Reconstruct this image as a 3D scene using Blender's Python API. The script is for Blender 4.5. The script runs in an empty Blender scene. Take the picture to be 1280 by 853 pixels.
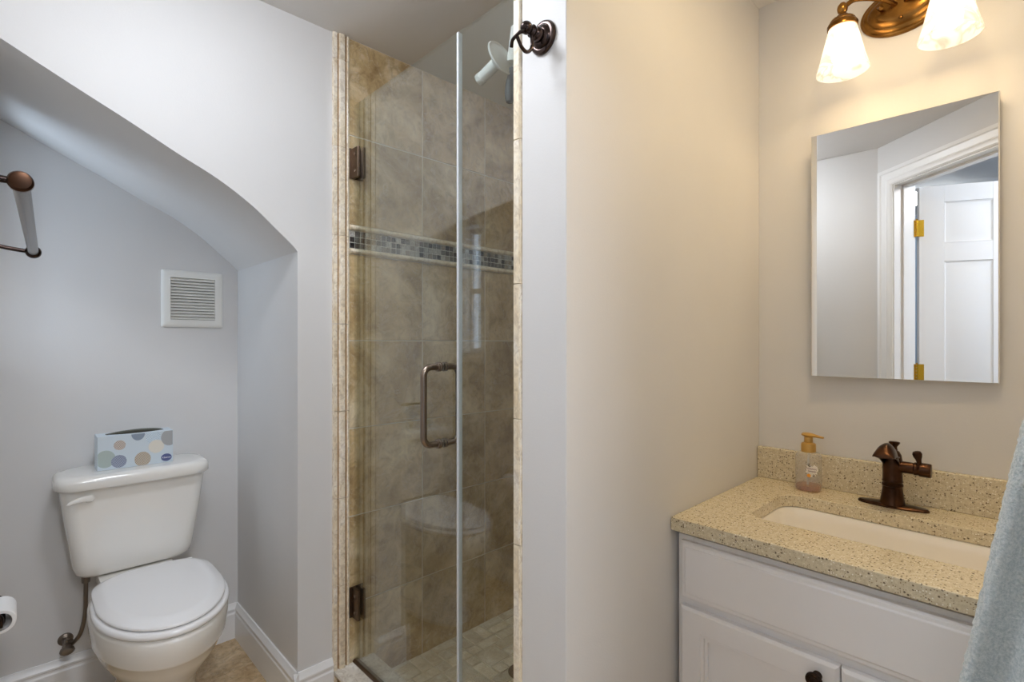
import bpy, bmesh, math, random
from mathutils import Vector, Matrix, noise
random.seed(7)
C = bpy.context.scene.collection
S = bpy.context.scene
PI = math.pi
CAM_H = 1.265

# ------------------------------------------------------------------ camera, world, exposure
cam = bpy.data.objects.new('camera', bpy.data.cameras.new('camera')); C.objects.link(cam)
cam.location = (0, 0, CAM_H); cam.rotation_euler = (PI/2, 0, math.radians(46.1))
cam.data.sensor_width = 36; cam.data.lens = 18.0; cam.data.shift_y = 1.5/1280
cam.data.clip_start = 0.01
S.camera = cam
S.view_settings.view_transform = 'Standard'; S.view_settings.look = 'None'
S.view_settings.gamma = 1; S.view_settings.use_curve_mapping = False
S.view_settings.exposure = 0.28
S.cycles.max_bounces = 14; S.cycles.diffuse_bounces = 7; S.cycles.glossy_bounces = 6
S.cycles.transparent_max_bounces = 24; S.cycles.transmission_bounces = 8
S.cycles.sample_clamp_indirect = 4.0
world = bpy.data.worlds.new('world'); S.world = world; world.use_nodes = True
world.node_tree.nodes['Background'].inputs[0].default_value = (0.62, 0.78, 1.0, 1)
world.node_tree.nodes['Background'].inputs[1].default_value = 1.0

E_CEIL = 37.0
E_HALLFILL = 92.0  # added hall dome that fills the bathroom through the doorway
P_WIN = 2.8         # daylight at the small window, W
P_VAN = 12.0          # each vanity bulb, W
COL_CEIL = (0.87, 0.92, 1.0)
E_VANFILL = 76.0       # unseen lamp added over the vanity as warm fill
COL_VANFILL = (1.0, 0.75, 0.41)
COL_HALLFILL = (0.98, 0.98, 1.0)
COL_VAN = (1.0, 0.70, 0.36)

def light(name, kind, loc, power, col, **kw):
    l = bpy.data.lights.new(name, kind); l.energy = power; l.color = col
    for k, v in kw.items(): setattr(l, k, v)
    o = bpy.data.objects.new(name, l); o.location = loc; C.objects.link(o)
    return o
w = light('window_daylight', 'AREA', (-2.245, -0.30, 1.565), P_WIN, (0.72, 0.86, 1.0), shape='RECTANGLE', size=0.2, size_y=0.78)
w.rotation_euler = (-PI/2, 0, PI)   # faces +Y
w.rotation_euler = (PI/2, 0, 0); w.rotation_euler = Vector((0, 1, 0)).to_track_quat('-Z', 'Z').to_euler()

# ------------------------------------------------------------------ materials
def lin(c):
    return tuple(((v/255)/12.92 if v/255 <= .04045 else ((v/255+.055)/1.055)**2.4) for v in c) + (1,)
def mat(name, col=(200, 200, 200), rough=.5, metal=0, spec=.5, **kw):
    m = bpy.data.materials.new(name); m.use_nodes = True
    b = m.node_tree.nodes['Principled BSDF']
    b.inputs['Base Color'].default_value = lin(col); b.inputs['Roughness'].default_value = rough
    b.inputs['Metallic'].default_value = metal; b.inputs['Specular IOR Level'].default_value = spec
    for k, v in kw.items(): b.inputs[k].default_value = v
    return m
def N(m, t, **kw):
    n = m.node_tree.nodes.new(t)
    for k, v in kw.items():
        if k in n.inputs: n.inputs[k].default_value = v
        else: setattr(n, k, v)
    return n
def L(m, a, b): m.node_tree.links.new(a, b)
def ramp(m, fac, stops, const=False):
    r = N(m, 'ShaderNodeValToRGB'); L(m, fac, r.inputs[0])
    e = r.color_ramp.elements
    if const: r.color_ramp.interpolation = 'CONSTANT'
    while len(e) < len(stops): e.new(.5)
    for i, (p, c) in enumerate(stops): e[i].position = p; e[i].color = lin(c)
    return r.outputs[0]
def mix(m, a, b, fac, mode='MIX'):
    x = N(m, 'ShaderNodeMix', data_type='RGBA', blend_type=mode)
    for s, v in ((0, fac), (6, a), (7, b)):
        if hasattr(v, 'links'): L(m, v, x.inputs[s])
        else: x.inputs[s].default_value = v
    return x.outputs[2]
def bump(m, h, dist, strength=1.0):
    n = N(m, 'ShaderNodeBump', Strength=strength, Distance=dist); L(m, h, n.inputs['Height'])
    L(m, n.outputs[0], m.node_tree.nodes['Principled BSDF'].inputs['Normal'])
def bsdf(m): return m.node_tree.nodes['Principled BSDF']

def paint(name, col, rough=.55):
    m = mat(name, col, rough, spec=.35)
    t = N(m, 'ShaderNodeTexCoord'); n = N(m, 'ShaderNodeTexNoise', Scale=260.0, Detail=3.0)
    L(m, t.outputs['Object'], n.inputs['Vector']); bump(m, n.outputs[0], .0006, .35)
    n2 = N(m, 'ShaderNodeTexNoise', Scale=3.0, Detail=2.0); L(m, t.outputs['Object'], n2.inputs['Vector'])
    c = ramp(m, n2.outputs[0], [(.3, tuple(int(v*.985) for v in col)), (.7, col)]); L(m, c, bsdf(m).inputs['Base Color'])
    return m
M_WALL = paint('wall_paint', (221, 220, 219))
M_CEILING = paint('ceiling_paint', (226, 224, 222), .7)
M_HALL = paint('hall_paint', (168, 186, 206), .6)
M_TRIM = mat('trim_white', (238, 238, 238), .3)
M_CAB = mat('cabinet_white', (240, 239, 240), .33)

def travertine(name, c0, c1, c2, scale=1.0, island=.10, rough=.35, pits=True, cloud=.55):
    m = mat(name, c1, rough, spec=.4)
    g = N(m, 'ShaderNodeNewGeometry'); t = N(m, 'ShaderNodeTexCoord')
    off = N(m, 'ShaderNodeVectorMath', operation='MULTIPLY_ADD')
    L(m, g.outputs['Random Per Island'], off.inputs[0]); off.inputs[1].default_value = (37, 53, 71)
    L(m, t.outputs['Object'], off.inputs[2])
    n1 = N(m, 'ShaderNodeTexNoise', Scale=3.4*scale, Detail=8.0, Roughness=.62, Distortion=.9)
    n2 = N(m, 'ShaderNodeTexNoise', Scale=16.0*scale, Detail=6.0, Roughness=.7, Distortion=1.6)
    for n in (n1, n2): L(m, off.outputs[0], n.inputs['Vector'])
    a = ramp(m, n1.outputs[0], [(.32, c0), (.5, c1), (.66, c2)])
    b = ramp(m, n2.outputs[0], [(.36, (176, 164, 148)), (.48, (228, 225, 220)), (.58, (255, 255, 252))])
    c = mix(m, a, b, cloud, 'MULTIPLY')
    hs = N(m, 'ShaderNodeHueSaturation'); L(m, c, hs.inputs['Color'])
    ma = N(m, 'ShaderNodeMapRange'); L(m, g.outputs['Random Per Island'], ma.inputs[0])
    ma.inputs[3].default_value = 1-island; ma.inputs[4].default_value = 1+island
    L(m, ma.outputs[0], hs.inputs['Value'])
    out = hs.outputs[0]
    # thin pale veins
    v = N(m, 'ShaderNodeTexNoise', Scale=5.0*scale, Detail=5.0, Roughness=.6, Distortion=2.5); L(m, off.outputs[0], v.inputs['Vector'])
    vr = N(m, 'ShaderNodeMapRange', interpolation_type='SMOOTHSTEP'); 
    ab = N(m, 'ShaderNodeMath', operation='SUBTRACT'); ab.inputs[1].default_value = .5; L(m, v.outputs[0], ab.inputs[0])
    ab2 = N(m, 'ShaderNodeMath', operation='ABSOLUTE'); L(m, ab.outputs[0], ab2.inputs[0])
    L(m, ab2.outputs[0], vr.inputs[0]); vr.inputs[1].default_value = 0; vr.inputs[2].default_value = .012; vr.inputs[3].default_value = .42; vr.inputs[4].default_value = 0
    out = mix(m, out, lin((214, 204, 186)), vr.outputs[0])
    if pits:
        p = N(m, 'ShaderNodeTexNoise', Scale=70.0*scale, Detail=2.0, Roughness=.5); L(m, off.outputs[0], p.inputs['Vector'])
        pr = N(m, 'ShaderNodeMapRange'); L(m, p.outputs[0], pr.inputs[0])
        pr.inputs[1].default_value = .72; pr.inputs[2].default_value = .78; pr.inputs[3].default_value = 0; pr.inputs[4].default_value = .6
        out = mix(m, out, lin((110, 88, 62)), pr.outputs[0])
    L(m, out, bsdf(m).inputs['Base Color'])
    bump(m, n2.outputs[0], .0008, .4)
    return m
M_TRAV = travertine('travertine_tile', (158, 130, 88), (198, 173, 130), (228, 211, 178))
M_TRAVTRIM = travertine('travertine_trim', (226, 208, 178), (242, 230, 208), (252, 246, 236), 2.0, .05)
M_TRAVGROOVE = travertine('travertine_moulding', (176, 140, 92), (196, 162, 116), (214, 186, 146), 2.0, .04)
M_CURB = travertine('curb_marble', (206, 196, 182), (228, 222, 212), (244, 240, 234), 2.0, .04)
M_PEBBLE = travertine('tumbled_stone', (216, 202, 176), (238, 230, 214), (252, 248, 240), 3.0, .16, .5, True, .25)
M_FLOOR = travertine('floor_tile', (178, 148, 108), (206, 180, 142), (226, 206, 172), 1.6, .05, .35)
M_GROUT = mat('grout', (226, 220, 206), .8)
M_GROUTD = mat('mosaic_grout', (222, 218, 206), .8)
def mosaic():
    m = mat('glass_mosaic', (120, 110, 95), .18, spec=.6)
    g = N(m, 'ShaderNodeNewGeometry')
    c = ramp(m, g.outputs['Random Per Island'], [(0, (60, 52, 46)), (.16, (112, 106, 98)), (.28, (182, 180, 174)), (.42, (80, 70, 62)), (.54, (150, 140, 122)), (.68, (196, 194, 188)), (.80, (98, 94, 90)), (.90, (44, 38, 34))], True)
    t = N(m, 'ShaderNodeTexCoord'); n = N(m, 'ShaderNodeTexNoise', Scale=120.0, Detail=3.0, Distortion=1.0); L(m, t.outputs['Object'], n.inputs['Vector'])
    r = ramp(m, n.outputs[0], [(.35, (170, 165, 160)), (.6, (255, 255, 255))])
    L(m, mix(m, c, r, .7, 'MULTIPLY'), bsdf(m).inputs['Base Color'])
    return m
M_MOSAIC = mosaic()
M_PORC = mat('porcelain', (242, 240, 235), .12, spec=.6, **{'Coat Weight': .4, 'Coat Roughness': .05})
M_SEAT = mat('seat_plastic', (247, 247, 248), .16, spec=.55)
M_SINK = mat('sink_porcelain', (246, 242, 234), .12, spec=.6)
def quartz():
    m = mat('speckled_quartz', (212, 190, 150), .22, spec=.5)
    t = N(m, 'ShaderNodeTexCoord')
    n = N(m, 'ShaderNodeTexNoise', Scale=120.0, Detail=5.0, Roughness=.7); L(m, t.outputs['Object'], n.inputs['Vector'])
    a = ramp(m, n.outputs[0], [(.34, (200, 187, 157)), (.5, (213, 201, 172)), (.66, (226, 216, 190))])
    for sc, th, col in ((165., .24, (78, 60, 42)), (270., .20, (126, 98, 66)), (220., .22, (250, 246, 236))):
        v = N(m, 'ShaderNodeTexVoronoi', Scale=sc); L(m, t.outputs['Object'], v.inputs['Vector'])
        pass
        sp = N(m, 'ShaderNodeSeparateColor'); L(m, v.outputs['Color'], sp.inputs[0])
        lt = N(m, 'ShaderNodeMath', operation='LESS_THAN'); L(m, sp.outputs[0], lt.inputs[0]); lt.inputs[1].default_value = .34
        mr = N(m, 'ShaderNodeMapRange'); L(m, v.outputs['Distance'], mr.inputs[0])
        mr.inputs[1].default_value = th; mr.inputs[2].default_value = th+.14; mr.inputs[3].default_value = .85; mr.inputs[4].default_value = 0
        mu = N(m, 'ShaderNodeMath', operation='MULTIPLY'); L(m, lt.outputs[0], mu.inputs[0]); L(m, mr.outputs[0], mu.inputs[1])
        a = mix(m, a, lin(col), mu.outputs[0])
    L(m, a, bsdf(m).inputs['Base Color'])
    return m
M_QUARTZ = quartz()
def bronze(name, dark, warm, rough=.28):
    m = mat(name, dark, rough, 1.0)
    t = N(m, 'ShaderNodeTexCoord'); n = N(m, 'ShaderNodeTexNoise', Scale=22.0, Detail=4.0); L(m, t.outputs['Object'], n.inputs['Vector'])
    L(m, ramp(m, n.outputs[0], [(.35, dark), (.62, warm)]), bsdf(m).inputs['Base Color'])
    return m
M_ORB = bronze('oil_rubbed_bronze', (54, 38, 29), (80, 55, 40))
M_ORB2 = bronze('dark_bronze', (50, 43, 42), (76, 64, 60), .22)
M_LAMPB = bronze('antique_bronze', (122, 84, 40), (160, 116, 58), .26)
M_HINGE = mat('pewter_bronze', (112, 96, 82), .32, 1.0)
M_NICKEL = mat('brushed_pewter', (150, 136, 124), .25, 1.0)
M_BARM = mat('towel_bar_metal', (96, 90, 88), .25, 1.0)  # bronze bar; grey of the window's reflection put into the base colour
M_BRASS = mat('brass', (214, 166, 52), .2, 1.0)
M_STEEL = mat('braided_steel', (130, 120, 110), .35, 1.0)
M_MIRROR = mat('mirror_silver', (238, 238, 236), .0, 1.0)
M_MIRBODY = mat('cabinet_steel', (214, 206, 192), .35, .6)
M_BLACK = mat('dark_void', (40, 36, 32), .8)
M_VENT = mat('vent_plastic', (236, 235, 230), .4)
M_RUBBER = mat('grey_rubber', (34, 37, 42), .5)
M_PAPER = mat('tissue_paper', (245, 245, 246), .9)
M_CORE = mat('cardboard_core', (110, 84, 62), .8)
M_GOLD = mat('gold_plastic', (200, 158, 84), .32, .35)
M_SEAL = mat('clear_seal', (206, 210, 214), .2)
M_BOX = mat('box_card', (208, 220, 229), .45)

def glass(name, tint, refl=1.0, haze=0.0):
    m = bpy.data.materials.new(name); m.use_nodes = True; nt = m.node_tree; nt.nodes.clear()
    o = nt.nodes.new('ShaderNodeOutputMaterial'); tr = nt.nodes.new('ShaderNodeBsdfTransparent'); gl = nt.nodes.new('ShaderNodeBsdfGlossy')
    tr.inputs[0].default_value = lin(tint); gl.inputs['Roughness'].default_value = 0.0
    g = nt.nodes.new('ShaderNodeNewGeometry'); mr = nt.nodes.new('ShaderNodeMapRange'); f = nt.nodes.new('ShaderNodeFresnel')
    nt.links.new(g.outputs['Backfacing'], mr.inputs[0]); mr.inputs[3].default_value = 1.52; mr.inputs[4].default_value = 1/1.52
    nt.links.new(mr.outputs[0], f.inputs[0])
    mx = nt.nodes.new('ShaderNodeMixShader'); fac = f.outputs[0]
    if refl != 1.0:
        mm = nt.nodes.new('ShaderNodeMath'); mm.operation = 'MULTIPLY'; mm.inputs[1].default_value = refl; mm.use_clamp = True
        nt.links.new(fac, mm.inputs[0]); fac = mm.outputs[0]
    nt.links.new(fac, mx.inputs[0]); nt.links.new(tr.outputs[0], mx.inputs[1]); nt.links.new(gl.outputs[0], mx.inputs[2])
    out = mx.outputs[0]
    if haze:
        df = nt.nodes.new('ShaderNodeBsdfDiffuse'); df.inputs[0].default_value = lin((235, 235, 235))
        m2 = nt.nodes.new('ShaderNodeMixShader'); m2.inputs[0].default_value = haze
        nt.links.new(out, m2.inputs[1]); nt.links.new(df.outputs[0], m2.inputs[2]); out = m2.outputs[0]
    nt.links.new(out, o.inputs[0])
    return m
M_GLASS = glass('shower_glass', (250, 253, 251), 1.55, .005)
M_PANE = glass('window_glass', (250, 252, 255))
M_BOTTLE = glass('clear_plastic', (250, 249, 246), 1.0, .20)
M_AMBER = glass('amber_soap', (238, 200, 150), .6, .05)
M_CLEARGREY = glass('milky_plastic', (235, 238, 242), 1.0, .85)
def emis(name, col, s):
    m = bpy.data.materials.new(name); m.use_nodes = True; b = bsdf(m)
    b.inputs['Base Color'].default_value = (.8, .8, .8, 1); b.inputs['Emission Color'].default_value = col + (1,); b.inputs['Emission Strength'].default_value = s
    return m
M_DOME = emis('lit_dome', COL_CEIL, E_CEIL); M_FARFILL = emis('far_fill_dome', (.9, .95, 1), 22.0); M_HALLFILL = emis('hall_fill_dome', COL_HALLFILL, E_HALLFILL)
M_BULB = emis('lit_bulb', (1.0, .86, .66), 6.0)
def shade_mat():
    m = bpy.data.materials.new('alabaster_glass'); m.use_nodes = True; nt = m.node_tree; b = bsdf(m)
    o = [n for n in nt.nodes if n.type == 'OUTPUT_MATERIAL'][0]
    t = N(m, 'ShaderNodeTexCoord'); n = N(m, 'ShaderNodeTexNoise', Scale=9.0, Detail=3.0, Distortion=2.0, Roughness=.5); L(m, t.outputs['Object'], n.inputs['Vector'])
    c = ramp(m, n.outputs[0], [(.45, (255, 251, 243)), (.5, (214, 206, 194)), (.55, (255, 251, 243))])
    tl = nt.nodes.new('ShaderNodeBsdfTranslucent'); L(m, c, tl.inputs[0]); L(m, c, b.inputs['Base Color']); L(m, c, b.inputs['Emission Color']); b.inputs['Roughness'].default_value = .3
    b.inputs['Emission Color'].default_value = (1, .95, .88, 1); b.inputs['Emission Strength'].default_value = .45
    tp = nt.nodes.new('ShaderNodeBsdfTransparent')
    m1 = nt.nodes.new('ShaderNodeMixShader'); m1.inputs[0].default_value = .55; nt.links.new(b.outputs[0], m1.inputs[1]); nt.links.new(tl.outputs[0], m1.inputs[2])
    m2 = nt.nodes.new('ShaderNodeMixShader'); m2.inputs[0].default_value = .38; nt.links.new(m1.outputs[0], m2.inputs[1]); nt.links.new(tp.outputs[0], m2.inputs[2])
    nt.links.new(m2.outputs[0], o.inputs[0])
    return m
M_SHADE = shade_mat()
def terry():
    m = mat('terry_cloth', (188, 204, 212), .95, spec=.1, **{'Sheen Weight': .5, 'Sheen Roughness': .5})
    t = N(m, 'ShaderNodeTexCoord'); n = N(m, 'ShaderNodeTexNoise', Scale=260.0, Detail=3.0, Roughness=.7); L(m, t.outputs['Object'], n.inputs['Vector'])
    L(m, ramp(m, n.outputs[0], [(.35, (174, 190, 196)), (.65, (218, 226, 229))]), bsdf(m).inputs['Base Color'])
    bump(m, n.outputs[0], .004, .9)
    return m
M_TERRY = terry()
def checked():
    m = mat('checked_cloth', (90, 110, 150), .9)
    t = N(m, 'ShaderNodeTexCoord'); k = N(m, 'ShaderNodeTexChecker', Scale=60.0); L(m, t.outputs['Object'], k.inputs['Vector'])
    k.inputs[1].default_value = lin((70, 90, 140)); k.inputs[2].default_value = lin((200, 208, 222)); L(m, k.outputs[0], bsdf(m).inputs['Base Color'])
    return m
M_CHECK = checked()

# ------------------------------------------------------------------ geometry helpers
def world_off(o):
    v = Vector((0, 0, 0))
    while o: v += o.location; o = o.parent
    return v
def obj(name, bm, m, parent=None, loc=None, bev=0, seg=2, ang=35, mats=None, flat=False, fixn=True):
    """links bm (world coordinates) as one mesh object under parent"""
    if fixn: bmesh.ops.recalc_face_normals(bm, faces=bm.faces)
    off = world_off(parent)
    if parent is None and loc is None:
        xs = [v.co for v in bm.verts]
        loc = (sum(v.x for v in xs)/len(xs), sum(v.y for v in xs)/len(xs), min(v.z for v in xs))
    if parent is None: off = Vector(loc)
    bmesh.ops.translate(bm, verts=bm.verts, vec=-off)
    me = bpy.data.meshes.new(name); bm.to_mesh(me); bm.free()
    for x in (mats or [m]): me.materials.append(x)
    if not flat:
        for p in me.polygons: p.use_smooth = True
        me.set_sharp_from_angle(angle=math.radians(ang))
    o = bpy.data.objects.new(name, me); C.objects.link(o)
    if parent is None: o.location = loc
    else: o.parent = parent
    if bev:
        b = o.modifiers.new('bevel', 'BEVEL'); b.width = bev; b.segments = seg; b.limit_method = 'ANGLE'; b.angle_limit = math.radians(40)
        b.harden_normals = True
    return o
def thing(name, label, cat, loc, group=None):
    o = bpy.data.objects.new(name, None); C.objects.link(o); o.location = loc; o.empty_display_size = .05
    return tag(o, label, cat, group)
def tag(o, label, cat, group=None):
    o['label'] = label; o['category'] = cat
    if group: o['group'] = group
    return o
def struct(name, bm, m, **kw):
    o = obj(name, bm, m, **kw); o['kind'] = 'structure'; return o
def box(x0, x1, y0, y1, z0, z1, bm=None, mi=0):
    bm = bm or bmesh.new()
    v = [bm.verts.new((x, y, z)) for x in (x0, x1) for y in (y0, y1) for z in (z0, z1)]
    for f in ((0, 1, 3, 2), (4, 6, 7, 5), (0, 4, 5, 1), (2, 3, 7, 6), (0, 2, 6, 4), (1, 5, 7, 3)):
        fc = bm.faces.new([v[i] for i in f]); fc.material_index = mi
    return bm
def obox(c, ax, ay, az, hx, hy, hz, bm=None, mi=0):
    bm = bm or bmesh.new(); c = Vector(c); ax, ay, az = (Vector(a).normalized() for a in (ax, ay, az))
    v = [bm.verts.new(c+ax*hx*i+ay*hy*j+az*hz*k) for i in (-1, 1) for j in (-1, 1) for k in (-1, 1)]
    for f in ((0, 1, 3, 2), (4, 6, 7, 5), (0, 4, 5, 1), (2, 3, 7, 6), (0, 2, 6, 4), (1, 5, 7, 3)):
        fc = bm.faces.new([v[i] for i in f]); fc.material_index = mi
    return bm
def frame_of(axis, up=None):
    a = Vector(axis).normalized(); u = Vector(up) if up else (Vector((0, 0, 1)) if abs(a.z) < .9 else Vector((1, 0, 0)))
    x = u.cross(a).normalized(); return x, a.cross(x), a
def loft(rings, bm=None, cap0=True, cap1=True, mi=0):
    bm = bm or bmesh.new()
    R = [[bm.verts.new(p) for p in r] for r in rings]; n = len(R[0])
    for a, b in zip(R, R[1:]):
        for i in range(n):
            j = (i+1) % n; f = bm.faces.new((a[i], a[j], b[j], b[i])); f.material_index = mi
    if cap0: bm.faces.new(R[0][::-1]).material_index = mi
    if cap1: bm.faces.new(R[-1]).material_index = mi
    return bm
def lathe(prof, c=(0, 0, 0), axis=(0, 0, 1), n=40, bm=None, sx=1, sy=1, up=None, mi=0, cap0=True, cap1=True):
    """prof: (radius, height along the axis)"""
    x, y, a = frame_of(axis, up); c = Vector(c)
    rings = [[c + a*h + x*(max(r, 1e-5)*math.cos(2*PI*i/n)*sx) + y*(max(r, 1e-5)*math.sin(2*PI*i/n)*sy) for i in range(n)] for r, h in prof]
    return loft(rings, bm, cap0, cap1, mi)
def tube(pts, r, n=16, bm=None, mi=0, close=False):
    bm = bm or bmesh.new(); P = [Vector(p) for p in pts]
    rr = r if isinstance(r, (list, tuple)) else [r]*len(P)
    x = None; rings = []
    for i, p in enumerate(P):
        d = (P[min(i+1, len(P)-1)]-P[max(i-1, 0)]).normalized()
        if x is None: x = frame_of(d)[0]
        x = (x-d*x.dot(d)).normalized(); y = d.cross(x)
        rings.append([p+(x*math.cos(2*PI*k/n)+y*math.sin(2*PI*k/n))*rr[i] for k in range(n)])
    return loft(rings, bm, mi=mi)
def smoothpts(pts, k=8):
    P = [Vector(p) for p in pts]; out = []
    for i in range(len(P)-1):
        p0, p1, p2, p3 = P[max(i-1, 0)], P[i], P[i+1], P[min(i+2, len(P)-1)]
        for j in range(k):
            t = j/k; out.append(.5*((2*p1)+(p2-p0)*t+(2*p0-5*p1+4*p2-p3)*t*t+(3*p1-p0-3*p2+p3)*t**3))
    return out+[P[-1]]
def prism(poly, lo, hi, axis='X', bm=None, mi=0):
    """closed 2-D outline pushed along an axis; X: (y,z), Y: (x,z), Z: (x,y)"""
    f = {'X': lambda p, h: (h, p[0], p[1]), 'Y': lambda p, h: (p[0], h, p[1]), 'Z': lambda p, h: (p[0], p[1], h)}[axis]
    return loft([[f(p, lo) for p in poly], [f(p, hi) for p in poly]], bm, mi=mi)
def rrect(cx, cy, hx, hy, r, n=6):
    out = []
    for sx, sy, a0 in ((1, 1, 0), (-1, 1, 90), (-1, -1, 180), (1, -1, 270)):
        for i in range(n+1):
            a = math.radians(a0+90*i/n); out.append((cx+sx*(hx-r)+r*math.cos(a), cy+sy*(hy-r)+r*math.sin(a)))
    return out

# ------------------------------------------------------------------ the setting
CZ = 2.363                    # ceiling height
WL, NB = -1.746, -2.404       # left wall face, back of the toilet niche
WE, WM = -0.09, 1.755         # entry wall face, mirror wall face
RW = 0.20                    # right wall face
PX0, PX1, PY = -0.774, -0.65, 0.7735   # partition beside the shower
struct('floor', box(-2.6, 1.4, -2.3, 1.9, -.06, 0), M_FLOOR, flat=True)
# floor tiles laid on it
bm = bmesh.new()
for i in range(-8, 5):
    for j in range(-7, 6):
        x0, y0 = i*.305-.02, j*.305+.06
        x1, y1 = min(x0+.302, 1.2), min(y0+.302, 1.75)
        x0, y0 = max(x0, -2.404), max(y0, -2.1)
        if x1-x0 > .02 and y1-y0 > .02: box(x0, x1, y0, y1, 0, .004, bm)
struct('floor_tiles', bm, M_FLOOR, bev=.001, seg=1)
struct('ceiling', box(-2.6, 1.4, -2.3, 1.9, CZ, CZ+.08), M_CEILING, flat=True)
# left wall with the sloping arch of the niche under the stairs; its thickness is the soffit and the return
arch = smoothpts([(.6765, 1.571, 0), (.655, 1.594, 0), (.606, 1.637, 0), (.533, 1.700, 0), (.438, 1.762, 0), (.330, 1.815, 0), (.219, 1.873, 0), (.089, 1.937, 0), (-.034, 2.000, 0), (-.10, 2.034, 0)], 5)
poly = [(-.10, CZ), (1.87, CZ), (1.87, 0), (.6765, 0)] + [(p.x, p.y) for p in arch]
struct('wall_left', prism(poly, -2.52, WL), M_WALL, ang=25)
struct('wall_niche_back', box(-2.52, NB, -.10, .6765, 0, 2.2), M_WALL, flat=True)
bm = bmesh.new()
WX0, WX1, WZ0, WZ1 = -2.32, -2.17, 1.20, 1.92
for a in ((-2.52, WX0, 0, CZ), (WX1, -.515, 0, CZ), (WX0, WX1, 0, WZ0), (WX0, WX1, WZ1, CZ)): box(a[0], a[1], WE-.13, WE, a[2], a[3], bm)
struct('wall_entry', bm, M_WALL, flat=True)
struct('wall_back', box(-1.75, RW+.12, WM, WM+.12, 0, CZ), M_WALL, flat=True)
struct('wall_partition', box(PX0, PX1, PY, WM, 0, CZ), M_WALL, bev=.003)
struct('wall_right', box(RW, RW+.12, .56, WM+.12, 0, CZ), M_WALL, flat=True)
# angled doorway wall
P0 = Vector((-.515, WE, 0)); D = Vector((.713, .704, 0)).normalized(); NN = Vector((-D.y, D.x, 0)); UP = Vector((0, 0, 1))
JL, JR, JT = .115, .877, 2.12
def dw(s0, s1, n0, n1, z0, z1, bm=None):
    c = P0+D*(s0+s1)/2+NN*(n0+n1)/2+UP*(z0+z1)/2
    return obox(c, D, NN, UP, (s1-s0)/2, (n1-n0)/2, (z1-z0)/2, bm)
bm = dw(-.10, JL-.012, -.12, 0, 0, CZ); dw(JR+.012, 1.02, -.12, 0, 0, CZ, bm); dw(JL-.012, JR+.012, -.12, 0, JT+.012, CZ, bm)
struct('wall_doorway', bm, M_WALL, flat=True)
# hallway shell
struct('wall_hall_left', box(-1.42, -1.3, -2.3, -.22, 0, CZ), M_HALL, flat=True)
struct('wall_hall_far', box(-1.42, 1.4, -2.3, -2.2, 0, CZ), M_HALL, flat=True)
struct('wall_hall_right', box(1.25, 1.35, -2.3, .9, 0, CZ), M_HALL, flat=True)
struct('wall_hall_end', box(.32, 1.35, .56, .68, 0, CZ), M_HALL, flat=True)
# door lining, stop and casing
bm = dw(JL-.012, JL, -.12, 0, 0, JT+.012); dw(JR, JR+.012, -.12, 0, 0, JT+.012, bm); dw(JL-.012, JR+.012, -.12, 0, JT, JT+.012, bm)
dw(JL, JL+.012, -.078, -.045, 0, JT, bm); dw(JR-.012, JR, -.078, -.045, 0, JT, bm); dw(JL, JR, -.078, -.045, JT-.012, JT, bm)
struct('door_2', bm, M_TRIM, bev=.0015)
def casing(n_sign):
    bm = bmesh.new(); W = .088
    prof = [(0, .004), (0, .020), (.018, .022), (.024, .017), (.052, .014), (.060, .017), (.070, .013), (.080, .012), (W, .006), (W, 0), (0, 0)]
    off = 0 if n_sign > 0 else -.12
    # outer edge path: left jamb, head, right jamb (mitred)
    def pt(s, z, h): return P0+D*s+NN*(off+n_sign*h)+UP*z
    rings = []
    for k in range(4):
        ring = []
        for (u, h) in prof:
            e = W-u   # distance from the opening edge
            if k == 0: ring.append(pt(JL-.006-e, 0, h))
            if k == 1: ring.append(pt(JL-.006-e, JT+.006+e, h))
            if k == 2: ring.append(pt(JR+.006+e, JT+.006+e, h))
            if k == 3: ring.append(pt(JR+.006+e, 0, h))
        rings.append(ring)
    return loft(rings)
struct('trim_1', casing(1), M_TRIM, ang=20); struct('trim_2', casing(-1), M_TRIM, ang=20)
# door leaf standing open into the hallway
hinge = P0+D*(JL+.002)-NN*.125
LD = Vector((.9226, -.3864, 0)).normalized(); LN = Vector((-LD.y, LD.x, 0))     # LN: the face the mirror sees
LW, LT, LH = .745, .035, JT-.01
def lf(s0, s1, n0, n1, z0, z1, bm=None):
    return obox(hinge+LD*(s0+s1)/2+LN*(n0+n1)/2+UP*(z0+z1)/2, LD, LN, UP, (s1-s0)/2, (n1-n0)/2, (z1-z0)/2, bm)
door = bpy.data.objects.new('door_1', None); C.objects.link(door); door.location = hinge; door['kind'] = 'structure'
bm = lf(.014, LW, -.026, -.009, .01, LH)
cols = [(.125, .335), (.43, .64)]; rows = [(.24, .92), (1.04, 1.70), (1.80, 2.02)]
for n0, n1 in ((-.009, 0), (-.035, -.026)):
    lf(.014, .125, n0, n1, .01, LH, bm); lf(.335, .43, n0, n1, .01, LH, bm); lf(.64, LW, n0, n1, .01, LH, bm)
    for a, b in cols:
        zz = [.01]+[v for r in rows for v in r]+[LH]
        for k in range(0, len(zz), 2): lf(a, b, n0, n1, zz[k], zz[k+1], bm)
obj('door_leaf', bm, M_TRIM, door, bev=.001, seg=1)
for a, b in cols:
    for z0, z1 in rows:
        bm = bmesh.new()
        for sgn, base in ((1, -.009), (-1, -.026)):
            def q(i, h): 
                return [hinge+LD*s+LN*(base+sgn*h)+UP*z for s, z in ((a+i, z0+i), (b-i, z0+i), (b-i, z1-i), (a+i, z1-i))]
            loft([q(.001, 0), q(.001, .0075), q(.008, .004), q(.014, .0035), q(.040, .0075)], bm)
        obj('door_panel', bm, M_TRIM, door, ang=15)
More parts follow.
